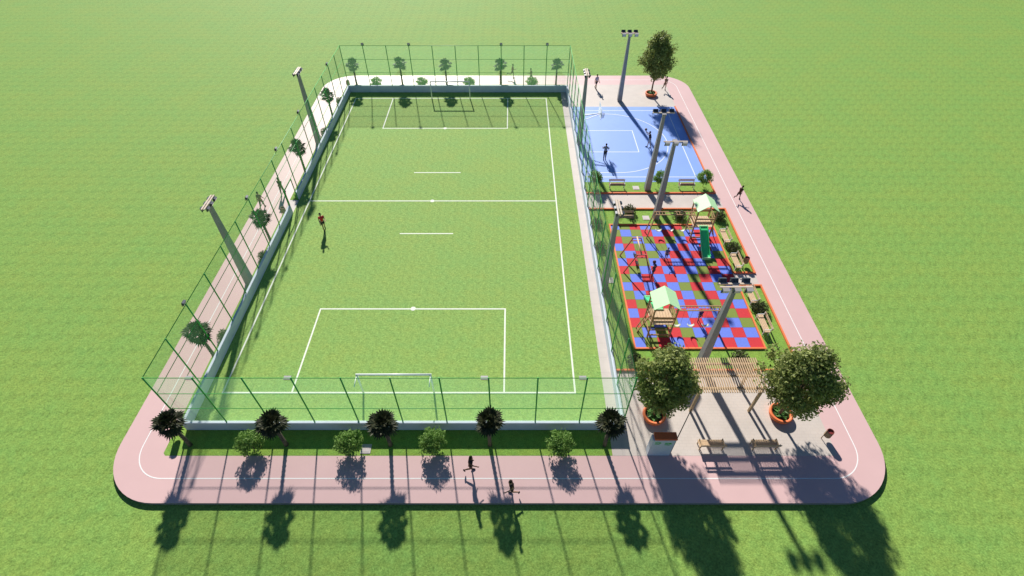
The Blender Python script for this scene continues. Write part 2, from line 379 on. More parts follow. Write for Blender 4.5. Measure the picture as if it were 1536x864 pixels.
# ------------------------------------------------------------------ low walls and tall fences
WH = 0.80
def wall(x0, x1, y0, y1, label, gap=None):
    b = MB()
    if gap:
        b.box(x0, x1, y0, gap[0], 0, WH); b.box(x0, x1, gap[1], y1, 0, WH)
    else: b.box(x0, x1, y0, y1, 0, WH)
    return tag(b.build('low_wall', M['wall'], bevel=0.012), label, 'wall', 'low walls round the football pitch')
wall(XL - .09, XR + .09, YF - .09, YF + .09, 'low pale wall along the near end of the football pitch, behind the front palms')
wall(XL - .09, XR + .09, YB - .09, YB + .09, 'low pale wall along the far end of the football pitch')
wall(XL - .088, XL + .088, YF + .092, YB - .092, 'long low wall beside the pink track, broken by the gate', gap=(36.05, 37.95))
wall(XR - .088, XR + .088, YF + .092, YB - .092, 'long low wall between the football pitch and the playground')

ZR = (2.32, 3.85, 5.37)
def flood(parent, p, aim, size=0.36, tilt=35, lit_plate=True):
    """small floodlight: dark finned housing tipped down, glass in front, added plate on top, coloured pale as if sunlit"""
    yaw = math.atan2(aim[1], aim[0])
    mx = Matrix.Translation(p) @ Matrix.Rotation(yaw, 4, 'Z') @ Matrix.Rotation(R(tilt), 4, 'Y')
    b = MB(); s = size
    b.box(-0.24 * s, 0.22 * s, -0.5 * s, 0.5 * s, -0.42 * s, 0.42 * s, mx)
    for k in range(5): b.box(-0.34 * s, -0.242 * s, (-0.42 + 0.2 * k) * s, (-0.36 + 0.2 * k) * s, -0.36 * s, 0.36 * s, mx)
    b.box(-0.1 * s, 0.1 * s, -0.56 * s, -0.505 * s, -0.6 * s, 0.1 * s, mx); b.box(-0.1 * s, 0.1 * s, 0.505 * s, 0.56 * s, -0.6 * s, 0.1 * s, mx)
    o = b.build('floodlight', M['housing'], parent)
    b = MB(); b.box(0.222 * s, 0.26 * s, -0.45 * s, 0.45 * s, -0.37 * s, 0.37 * s, mx); b.build('glass', M['lens'], o)
    if lit_plate:
        b = MB(); b.box(-0.25 * s, 0.42 * s, -0.52 * s, 0.52 * s, 0.425 * s, 0.47 * s, mx); b.build('lit_plate', M['lit_plate'], o)
    return o
def fence(axis, fixed, lo, hi, nb, label, lamps=(), aim=(0, 1), netm='net', ends=True, gate=None, extra=()):
    def pt(t, z): return (t, fixed, z) if axis == 'x' else (fixed, t, z)
    th = thing('mesh_fence', label, 'fence', pt((lo + hi) / 2, 0), 0, 'tall green fences round the football pitch')
    off = Vector(pt((lo + hi) / 2, 0))
    def P_(t, z): return Vector(pt(t, z)) - off
    st = (hi - lo) / nb
    ts = [lo + st * k for k in range(nb + 1)]
    if not ends: ts = ts[1:-1]
    for t in list(ts) + list(extra):
        b = MB(); b.tube([P_(t, WH - 0.02 if not (gate and gate[0] - .06 < t < gate[1] + .06) else 0.0), P_(t, 5.39)], 0.042, 8); b.build('post', M['fgreen'], th, True)
    d = 0.0 if ends else 0.05
    for z in ZR:
        b = MB(); b.tube([P_(lo + d, z), P_(hi - d, z)], 0.023 if z > 5 else 0.020, 8); b.build('rail', M['fgreen'], th, True)
    b = MB()
    def quad(t0, t1, z0, z1):
        b.bm.faces.new([b.bm.verts.new(P_(*q)) for q in ((t0, z0), (t1, z0), (t1, z1), (t0, z1))])
    if gate:
        quad(lo + d, gate[0], WH, 5.36); quad(gate[1], hi - d, WH, 5.36); quad(gate[0], gate[1], ZR[0], 5.36)
    else: quad(lo + d, hi - d, WH, 5.36)
    b.build('netting', M[netm], th)
    if aim[1] > .5:        # slim pale lamps on the near fence, turned to the pitch
        for t in lamps:
            c = P_(t, 5.26); b = MB(); b.box(c.x - .42, c.x - .04, c.y - .02, c.y + .2, c.z - .03, c.z + .03); b.box(c.x - .06, c.x, c.y, c.y + .05, c.z - .02, c.z + .02)
            o = b.build('floodlight', M['lit_plate'], th)
            b = MB(); b.box(c.x - .40, c.x - .06, c.y, c.y + .18, c.z - .045, c.z - .032); b.build('glass', M['lens'], o)
    else:
      for t in lamps: flood(th, P_(t, 5.50) + Vector((-aim[0] * .06, -aim[1] * .06, 0)), aim, .28, 25, False)
    return th
BX = (XR - XL) / 10; BY = (YB - YF) / 17
fence('x', YF, XL, XR, 10, 'tall green mesh fence across the near end of the pitch, above the front palms', [XL + BX * k for k in (1, 3, 7, 9)], (0, 1))
fence('x', YB, XL, XR, 10, 'tall green mesh fence across the far end of the pitch, behind the far goal', [XL + BX * k for k in (1, 3, 7, 9)], (0, -1))
fl = fence('y', XL, YF, YB, 17, 'tall green mesh fence with a gate, along the running track side of the pitch', [YF + BY * k for k in (2, 6, 11, 15)] + [37.45], (1, 0), ends=False, gate=(36.05, 37.95), extra=())
fence('y', XR, YF, YB, 17, 'tall green mesh fence, netting paled for scattered light, between the pitch and the playground', [], (-1, 0), netm='net_lit', ends=False)
# gate in the left fence
g = thing('fence_gate', 'open green gate frame in the left fence, with no mesh in it', 'gate', (XL, 37.0, 0))
b = MB(); b.tube([(0, -.88, 0), (0, -.88, 2.28)], .045, 8); b.build('gate_post', M['fgreen'], g, True)
b = MB(); b.tube([(0, .88, 0), (0, .88, 2.28)], .045, 8); b.build('gate_post', M['fgreen'], g, True)
b = MB(); b.tube([(0, -.92, 2.26), (0, .92, 2.26)], .045, 8); b.build('lintel', M['fgreen'], g, True)

# ------------------------------------------------------------------ goals
def goal(x, y, sgn, label, stays):
    g = thing('football_goal', label, 'goal', (x, y, 0), 0 if sgn > 0 else math.pi, 'football goals')
    for s in (-1, 1):
        b = MB(); b.tube([(2.235 * s, 0, 0), (2.235 * s, 0, 2.0)], .06, 10); b.build('goal_post', M['goal'], g, True)
    b = MB(); b.tube([(-2.295, 0, 2.0), (2.295, 0, 2.0)], .07, 10); b.build('crossbar', M['goal'], g, True)
    for s in (-1, 1):
        if stays:
            b = MB(); b.tube([(2.235 * s, 0, 1.97), (2.235 * s, -.45, 1.96), (2.235 * s, -.82, 1.90)], .032, 6); b.build('back_stay', M['goal'], g, True)
    if stays: pass
    return g
goal(-7.17, 17.66, 1, 'white football goal at the near end, with short top stays', True)
goal(-7.16, 57.68, 1, 'plain white football goal at the far end, its shadow on the turf', False)

# ------------------------------------------------------------------ floodlight poles
def pole(x, y, label, dirs, along, bars=1, base=.52, tip=.23, h=7.45):
    t = thing('floodlight_pole', label, 'floodlight pole', (x, y, 0), 0, 'tall tapered floodlight poles')
    b = MB(); b.bar((0, 0, 0), (0, 0, h - 0.05), base, base, tip, tip); b.build('pole', M['pole'], t)
    ax = Vector((1, 0, 0)) if along == 'x' else Vector((0, 1, 0))
    nrm = Vector((0, 1, 0)) if along == 'x' else Vector((1, 0, 0))
    b = MB(); b.box(-.17, .17, -.17, .17, h - .05, h + .06); b.build('cap', M['pole'], t)
    offs = [-.13, .13] if along == 'x' else [-.085, .085]; sz = .41 if along == 'x' else .27; bl = .92 if along == 'x' else .80
    for o_, dsg in zip(offs if len(dirs) == 2 else [dirs[0] * .18], dirs if len(dirs) == 2 else dirs):
        c = nrm * o_ + Vector((0, 0, h + .04))
        b = MB(); b.bar(c - ax * bl, c + ax * bl, .11, .08); b.build('cross_bar', M['bar'], t)
        for k in (-1, 0, 1):
            flood(t, c + ax * ((bl - .26) * k) + nrm * (dsg * (.20 if along == 'x' else .12)) + Vector((0, 0, (.03 if dsg > 0 else -.07) if along == 'x' else -.12)), tuple((nrm * dsg))[:2], sz * (.85 if dsg < 0 and along == 'x' else 1), 10 if dsg < 0 else 32, along == 'x' and dsg < 0)
    return t
pole(-20.1, 27.5, 'tall tapered floodlight pole outside the left fence, nearer of that side', (-1, 1), 'y')
pole(-20.1, 47.8, 'tall tapered floodlight pole outside the left fence, farther of that side', (-1, 1), 'y')
pole(6.98, 27.0, 'tapered floodlight pole between the pitch fence and the swing set', (-1, 1), 'y')
pole(6.98, 47.5, 'tapered floodlight pole between the pitch fence and the basketball court', (-1, 1), 'y')
pole(12.53, 57.15, 'tapered floodlight pole on the paving behind the far edge of the blue court', (-1, 1), 'x')
pole(12.55, 39.55, 'tapered floodlight pole in the grass between the two court benches', (1,), 'x')
pole(12.52, 35.35, 'tapered floodlight pole in the grass behind the far climbing ladder', (-1,), 'x')
pole(12.48, 19.86, 'tapered floodlight pole rising behind the slatted pergola', (-1, 1), 'x')
for x, y, lb in ((11.55, 39.76, 'pale square lid in the grass beside the pole between the court benches'), (11.68, 35.3, 'pale square lid in the grass beside the pole behind the far climbing ladder'),
                 (7.5, 27.65, 'pale square lid in the grass by the pole next to the swing set'), (-8.49, 13.86, 'pale square lid in the front grass strip among the palms'),
                 (-19.83, 46.7, 'pale square lid by the farther pole outside the left fence')):
    b = MB(); b.box(-.29, .29, -.29, .29, 0, .035); b.box(-.2, .2, -.2, .2, .036, .045); o = b.build('inspection_lid', M['pad'], None, bevel=.006); o.location = (x, y, 0); tag(o, lb, 'manhole lid', 'square lids in the grass')

# ------------------------------------------------------------------ plants
def leaf_quad(b, p, n, s, asp=1.7):
    n = n.normalized(); u = n.orthogonal().normalized(); u.rotate(Matrix.Rotation(rnd.uniform(0, 6.28), 3, n)); v = n.cross(u)
    a = s * asp / 2; c = s / 2
    b.bm.faces.new([b.bm.verts.new(p + q) for q in (u * -a, v * c * .9 + u * -.1 * a, u * a, v * -c * .9 + u * -.1 * a)])
def rand_dir():
    z = rnd.uniform(-1, 1); a = rnd.uniform(0, 6.2832); r = math.sqrt(1 - z * z); return Vector((r * math.cos(a), r * math.sin(a), z))
def make_tree(name, label, cat, H0, rx, rz, zc, nclump, nleaf, size, lm, trunk_r, limbs=8, lift=.3, group=None, spread=1.0):
    """tapered trunk and limbs; leaves gathered in clumps through the crown's volume"""
    t = thing(name, label, cat, (0, 0, 0), 0, group)
    b = MB(); cen = Vector((0, 0, zc))
    b.tube([(0, 0, 0), (.02, .01, H0 * .5), (0, .02, H0), (.03, 0, zc + rz * .5)], [trunk_r, trunk_r * .8, trunk_r * .7, trunk_r * .2], 9)
    cl = []
    for k in range(nclump):
        d = rand_dir(); rad = rnd.uniform(.45, 1.0) ** .6
        wob = 1 + .16 * math.sin(3 * math.atan2(d.y, d.x) + k) + rnd.uniform(-.12, .12)
        egg = 1.0 - .28 * max(0, d.z)
        cl.append((cen + Vector((d.x * rx * rad * wob * egg, d.y * rx * rad * wob * egg, d.z * rz * rad)), rnd.uniform(.2, .36) * rx * spread))
    for c, r in cl[:limbs]:
        a = Vector((0, 0, H0 * rnd.uniform(.8, 1.1))); m = (a + c) / 2 + Vector((0, 0, -.1 * rx))
        b.tube([a, m, c], [trunk_r * .5, trunk_r * .32, trunk_r * .12], 6)
    b.build('trunk', M['bark'], t, True)
    b = MB()
    for c, r in cl:
        for _ in range(nleaf // nclump):
            d = rand_dir(); p = c + d * r * (rnd.random() ** .45) * Vector((1, 1, .8)).length / 1.6
            n = d * .7 + rand_dir() * .8 + Vector((0, 0, lift))
            leaf_quad(b, p, n, size * rnd.uniform(.65, 1.3))
    b.build('crown', M[lm], t)
    return t
def make_planter_plants():
    b = MB()
    for _ in range(90):
        a = rnd.uniform(0, 6.28); r = rnd.uniform(.12, .4); p = Vector((r * math.cos(a), r * math.sin(a), rnd.uniform(.2, .42)))
        leaf_quad(b, p, rand_dir() * .6 + Vector((0, 0, 1)), rnd.uniform(.1, .2))
    return b
def make_planter(label, loc):
    t = thing('ring_planter', label, 'planter', loc, 0, 'round orange planters holding trees')
    b = MB(); b.ring([(.50, 0), (.62, .03), (.70, .26), (.70, .33), (.64, .35), (.54, .34), (.52, .22), (.44, .05)], 40); b.build('rim', M['terracotta'], t, True)
    b = MB(); b.poly([(.53 * math.cos(2 * math.pi * k / 24), .53 * math.sin(2 * math.pi * k / 24)) for k in range(24)], .2); up_faces(b.build('soil', M['soil'], t))
    make_planter_plants().build('ground_plants', M['leaf_ground'], t)
    return t
pl = make_planter('round orange planter on the plaza, beside the grey box', (8.62, 15.95, 0.004))
dup(pl, (16.35, 16.05, 0.004), 1.2, 'round orange planter on the plaza, between the pergola and the front bin')
dup(pl, (16.45, 58.5, 0.004), 2.2, 'round orange planter on the paving behind the blue court')
tr = make_tree('leafy_tree', 'bushy dark green tree between the football pitch and the pergola', 'tree', 1.5, 1.72, 2.2, 4.05, 150, 13500, .125, 'leaf_big', .11, 12, group='leafy trees in orange planters')
tr.location = (8.6, 15.95, .2); tr.scale = (.92, .92, .95)
tr2 = make_tree('leafy_tree', 'broadest leafy tree, over the planter by the front right bin', 'tree', 1.4, 2.05, 2.45, 4.1, 190, 16500, .13, 'leaf_big', .12, 14, group='leafy trees in orange planters')
tr2.location = (16.2, 15.98, .2); tr2.scale = (.88, .88, .93)
tr3 = dup(tr, (16.47, 58.5, .2), 1.9, 'leafy tree standing alone behind the blue court', scale=(1.0, 1.0, 1.08))

# fan palms
def make_palm():
    t = thing('fan_palm', 'x', 'palm tree', (0, 0, 0), 0, 'fan palms round the football pitch')
    b = MB(); b.tube([(0, 0, 0), (.015, .01, .7), (0, 0, 1.5), (.01, .01, 2.52)], [.13, .095, .085, .10], 10)
    for k in range(11): b.ring([(.10, .25 + .19 * k), (.115, .28 + .19 * k), (.098, .33 + .19 * k)], 10)
    b.build('trunk', M['palmtrunk'], t, True)
    b = MB()
    top = Vector((0, 0, 2.50))
    for k in range(36):
        az = k * 2.39996 + rnd.uniform(-.2, .2); el = R(-46 + 132 * (k / 35.0) + rnd.uniform(-8, 8))
        d = Vector((math.cos(az) * math.cos(el), math.sin(az) * math.cos(el), math.sin(el)))
        pe = top + d * (rnd.uniform(.03, .2) if k % 3 == 0 else rnd.uniform(.36, .50)) + Vector((0, 0, .1))
        b.tube([top, (top + pe) / 2 + Vector((0, 0, .03)), pe], [.016, .012, .009], 4)
        sd = d.cross(Vector((0, 0, 1))); sd = sd.normalized() if sd.length > .05 else Vector((1, 0, 0))
        nn = sd.cross(d).normalized(); ln = rnd.uniform(.46, .62)
        for j in range(8):
            a = R(-72 + 144 * j / 7.0)
            dd = (d * math.cos(a) + sd * math.sin(a)); tip = pe + dd * ln * (1 - .3 * abs(math.sin(a))) + Vector((0, 0, -.10 * rnd.random() - .03)) + nn * .03
            mid = pe + dd * ln * .5; wv = nn.cross(dd) * .06
            b.bm.faces.new([b.bm.verts.new(q) for q in (pe, mid + wv, tip, mid - wv)])
    b.build('crown', M['leaf_palm'], t)
    return t
palm0 = make_palm()
pal = [((-18.82, 14.1), 'front fan palm at the corner of the verge, beside the shaded bin'), ((-13.2, 14.12), 'front fan palm standing between the corner palm and the square lid'),
       ((-7.1, 14.1), 'front fan palm right beside the square lid, behind no goal post'), ((-1.29, 14.1), 'front fan palm just behind the darker-haired runner on the pink track'),
       ((5.42, 14.1), 'front fan palm at the end of the wall, next to the paved plaza'),
       ((-18.85, 60.9), 'far fan palm near the corner bin, leftmost of the far row'), ((-13.28, 60.9), 'far fan palm, second from the left in the far row'),
       ((-7.92, 60.9), 'far fan palm directly behind the far goal'), ((-1.38, 60.9), 'far fan palm just beside the two far runners'), ((5.33, 60.9), 'far fan palm at the far end of the pale side path'),
       ((-19.95, 20.45), 'left verge fan palm nearest to the camera, close to the front corner'), ((-19.95, 32.1), 'left verge fan palm between the near pole and the gate'),
       ((-19.95, 42.35), 'left verge fan palm between the gate and the far pole'), ((-19.95, 53.2), 'left verge fan palm past the far pole, near the far corner')]
for i, ((x, y), lb) in enumerate(pal):
    lb = lb.replace(', behind no goal post', ', middle of the front row')
    if i == 0: palm0.location = (x, y, 0); palm0['label'] = lb
    else: dup(palm0, (x, y, 0), rnd.uniform(0, 6.28), lb, scale=(rnd.uniform(.96, 1.06),) * 2 + (rnd.uniform(.97, 1.04),))

# small round trees
st = make_tree('young_tree', 'young light green tree beside the second front palm', 'tree', .45, .76, .50, .92, 64, 2500, .075, 'leaf_small', .03, 16, group='young round trees')
st.location = (-15.0, 13.85, 0)
for x, y, s, lb in ((-9.25, 13.85, 1.0, 'young light green tree beside the square lid in the front strip'), (-4.5, 14.0, 1.0, 'young light green tree between the middle front palm and the nearest runners'),
                 (2.8, 13.85, 1.0, 'young light green tree between the last two front palms'),
                 (-16.3, 60.4, .9, 'small pale tree behind the far wall, leftmost of the four there'), (-10.87, 60.4, .9, 'small pale tree behind the far wall, left of the far goal'),
                 (-5.19, 60.4, .9, 'small pale tree behind the far wall, at the right post of the far goal'), (2.32, 60.4, .9, 'small pale tree behind the far wall, in front of the second far runner'),
                 (7.65, 40.0, (.8, .8, 1.15), 'young tree by the pitch fence, left of the court benches'), (13.65, 40.05, (.72, .72, 1.15), 'young tree beside the pole between the court benches'),
                 (17.85, 40.0, (.88, .88, 1.2), 'young tree at the court corner beside the pink track')):
    dup(st, (x, y, 0), rnd.uniform(0, 6.28), lb, scale=s)
# spiky bushes
def make_bush():
    t = thing('spiky_bush', 'x', 'bush', (0, 0, 0), 0, 'spiky bushes')
    b = MB()
    for k in range(34):
        d = rand_dir(); d.z = abs(d.z) + .5; d.normalize()
        b.tube([(0, 0, 0), d * .3, d * .62 + Vector((0, 0, -.03))], [.014, .009, .004], 4)
    b.build('stems', M['bark'], t)
    b = MB()
    for _ in range(650):
        d = rand_dir(); d.z = abs(d.z) * .95 + .12; r = rnd.uniform(.22, .66); p = d.normalized() * r; p.z = p.z * 1.15 + .05
        n = rand_dir(); leaf_quad(b, p, n, rnd.uniform(.045, .08), 3.2)
    b.build('leaves', M['leaf_bush'], t)
    return t
bu = make_bush(); first = True
for x, y, s, lb in ((10.3, 36.05, 1.0, 'spiky bush behind the bench by the pole, at the far playground kerb'), (14.55, 35.3, 1.0, 'dark spiky bush in the grass behind the far climbing ladder'),
                    (17.95, 35.2, 1.05, 'dark spiky bush at the far right corner of the playground'), (18.0, 31.05, 1.0, 'spiky bush between the two far side benches'),
                    (17.95, 24.6, 1.05, 'spiky bush between the two near side benches'), (8.15, 19.95, .95, 'dark bush by the pitch fence behind the left plaza tree'),
                    (15.15, 20.15, 1.0, 'spiky bush in the grass behind the pergola'), (7.25, 31.4, .8, 'spiky bush by the pitch fence, near the swing set'), (7.3, 34.4, .8, 'spiky bush by the pitch fence, near the far left bench'),
                    (-19.85, 22.1, .85, 'dark bush at the left wall, beside the nearest left palm'), (-19.85, 30.2, .85, 'dark bush at the left wall, between the near pole and the second palm'),
                    (-19.85, 49.6, .85, 'dark bush at the left wall, just past the far pole'), (-19.85, 56.6, .85, 'dark bush at the left wall, near the far corner')):
    if first: bu.location = (x, y, 0); bu['label'] = lb; bu.scale = (s, s, s); first = False
    else: dup(bu, (x, y, 0), rnd.uniform(0, 6.28), lb, scale=s)

# ------------------------------------------------------------------ benches
def make_bench(name, label, loc, rz, seatm, frame, length=1.5):
    """slatted bench, seat front towards -Y of its own axes, back rest at +Y"""
    t = thing(name, label, 'bench', loc, rz, 'wooden park benches'); h = length / 2
    b = MB()
    for k in range(4): b.box(-h, h, -.22 + .115 * k, -.12 + .115 * k, .42, .455)
    b.build('seat', M[seatm], t, bevel=.006)
    b = MB()
    for z0, z1, y in ((.60, .69, .285), (.72, .81, .305)): b.box(-h, h, y, y + .03, z0, z1)
    b.build('backrest', M[seatm], t, bevel=.006)
    for s in (-1, 1):
        x = s * (h - .09); b = MB()
        b.bar((x, -.19, 0), (x, -.19, .42), .05); b.bar((x, .20, 0), (x, .20, .42), .05)
        b.bar((x, -.21, .395), (x, .25, .395), .045); b.bar((x, .235, .40), (x, .275, .80), .04)
        b.bar((x, -.19, .42), (x, -.19, .60), .035); b.bar((x, -.20, .60), (x, .262, .60), .04)
        b.build('leg_frame', M[frame], t)
    return t
bw = make_bench('park_bench', 'wooden bench on white legs facing away from the blue court, left of the pole', (9.73, 39.72, 0), 0, 'woodred', 'whitemetal')
dup(bw, (16.18, 39.72, 0), 0, 'wooden bench on white legs facing away from the blue court, right of the pole')
bn = make_bench('park_bench', 'wooden bench beside the pole, behind the far edge of the tiles', (9.75, 34.95, 0), 0, 'woodpost', 'darkmetal')
bs_ = make_bench('park_bench', 'pale wooden bench beside the track, farthest of the side benches', (17.58, 32.4, 0), R(-90), 'wood', 'whitemetal', 1.62)
dup(bs_, (17.58, 29.4, 0), R(-90), 'pale wooden bench beside the post-mounted bin at the playground')
dup(bs_, (17.60, 25.75, 0), R(-90), 'pale wooden bench just on the near side of the paved opening to the track')
dup(bs_, (17.58, 23.0, 0), R(-90), 'pale wooden bench beside the track, nearest of the side benches')
bp_ = make_bench('park_bench', 'pale wooden plaza bench nearer to the grey box', (11.52, 14.0, .004), math.pi, 'wood', 'woodpost', 1.5)
dup(bp_, (14.62, 14.0, .004), math.pi, 'pale wooden plaza bench nearer to the right front tree')

# ------------------------------------------------------------------ bins
def make_bin(label, loc):
    t = thing('litter_bin', label, 'bin', loc, 0, 'brown litter bins on posts')
    b = MB(); b.tube([(0, 0, 0), (0, 0, .92)], .028, 8); b.build('post', M['bin'], t, True)
    b = MB(); n = 18
    b.ring([(.20, .32), (.21, .34), (.21, .86), (.195, .86), (.19, .36), (.01, .35), (.01, .32)], 24, (.25, 0, 0))
    for k in range(n):
        a = 2 * math.pi * k / n; b.box(.211, .222, -.022, .022, .35, .84, Matrix.Translation((.25, 0, 0)) @ Matrix.Rotation(a, 4, 'Z'))
    b.build('body', M['bin'], t)
    b = MB(); b.ring([(.185, .862), (.215, .862), (.215, .905), (.185, .905)], 24, (.25, 0, 0)); b.poly([(.25 + .186 * math.cos(2 * math.pi * k / 20), .186 * math.sin(2 * math.pi * k / 20)) for k in range(20)], .8)
    b.build('rim', M['binred'], t)
    b = MB(); b.box(-.02, .05, -.03, .03, .45, .5); b.box(-.02, .05, -.03, .03, .7, .75); b.build('bracket', M['darkmetal'], t)
    return t
bi = make_bin('brown litter bin on a post at the front plaza corner by the lane line', (18.28, 14.55, 0)); bi.scale = (.88, .88, .9)
dup(bi, (-19.95, 14.6, 0), .4, 'brown litter bin half hidden under the front corner palm')
dup(bi, (18.15, 29.35, 0), 0, 'brown litter bin between a side bench and the orange kerb')
dup(bi, (-20.0, 60.6, 0), .3, 'brown litter bin at the far left corner of the pitch')
dup(bi, (-20.05, 35.55, 0), .8, 'brown litter bin beside the gate in the left fence')

# ------------------------------------------------------------------ pergola
t = thing('pergola', 'wooden pergola with a slatted roof on four posts, over the plaza edge', 'pergola', (12.72, 17.19, .004))
for x in (-1.76, 1.84):
    for y in (-.86, .86):
        b = MB(); b.box(x - .075, x + .075, y - .075, y + .075, 0, 2.48); b.build('post', M['woodpost'], t, bevel=.01)
for y in (-.86, .86):
    b = MB(); b.box(-2.0, 2.03, y - .05, y + .05, 2.482, 2.63); b.build('beam', M['woodpost'], t)
b = MB(); b.box(-1.97, 2.0, -.05, .05, 2.485, 2.625); b.build('beam', M['woodpost'], t)
for k in range(30):
    x = -1.97 + 3.97 * k / 29; b = MB(); b.box(x - .026, x + .026, -1.22, 1.22, 2.635, 2.71); b.build('slat', M['wood'], t)

# grey box with orange top
t = thing('plaza_box', 'grey box with an orange top and green marks, at the plaza front', 'box', (8.42, 13.66, 0))
b = MB(); b.box(-.64, .64, -.20, .20, 0, 1.78); b.build('body', M['box'], t, bevel=.01)
b = MB(); b.box(-.53, .72, -.19, .27, 1.785, 1.90); b.build('lid', M['boxtop'], t, bevel=.012)
b = MB()
def glyph(cx, cz, s):
    for q in ((-.5, .1, -.1, .34), (-.15, .18, .4, .36), (-.5, -.28, .1, -.12), (.12, -.02, .5, .16), (-.06, -.34, .3, -.22)):
        b.box(cx + q[0] * s, cx + q[2] * s, -.212, -.202, cz + q[1] * s, cz + q[3] * s)
glyph(-.30, 1.48, .34); glyph(.28, 1.40, .38)
b.build('green_mark', M['boxmark'], t)
b = MB(); b.tube([(0, 0, 0), (0, 0, 4.8)], [.032, .022], 8)
o = b.build('thin_pole', M['darkmetal'], None, True); o.location = (9.17, 13.64, 0); tag(o, 'thin dark pole standing right against the grey box', 'pole')

# ------------------------------------------------------------------ basketball hoop
t = thing('basketball_hoop', 'pale basketball hoop with a clear backboard at the fence side of the court', 'basketball hoop', (7.15, 48.1, 0))
b = MB(); b.tube([(0, 0, 0), (0, 0, 2.9)], .07, 10); b.build('pole', M['hoop'], t, True)
b = MB(); b.bar((0, 0, 2.85), (1.62, 0, 3.1), .08); b.bar((0, 0, 2.3), (1.62, 0, 3.0), .05); b.build('arm', M['hoop'], t)
b = MB(); b.box(1.64, 1.68, -.9, .9, 2.85, 3.9); b.build('backboard', M['glass'], t)
b = MB(); b.ring([(.215, 3.03), (.235, 3.03), (.235, 3.06), (.215, 3.06)], 24, (1.94, 0, 0)); b.build('rim', M['hoop'], t)
b = MB()
for k in range(12):
    a = 2 * math.pi * k / 12; a2 = 2 * math.pi * (k + 1.0) / 12
    for q in (a2, 2 * math.pi * (k - 1.0) / 12): b.tube([(1.94 + .22 * math.cos(a), .22 * math.sin(a), 3.03), (1.94 + .12 * math.cos(q), .12 * math.sin(q), 2.6)], .008, 4)
b.build('hoop_net', M['hoop'], t)

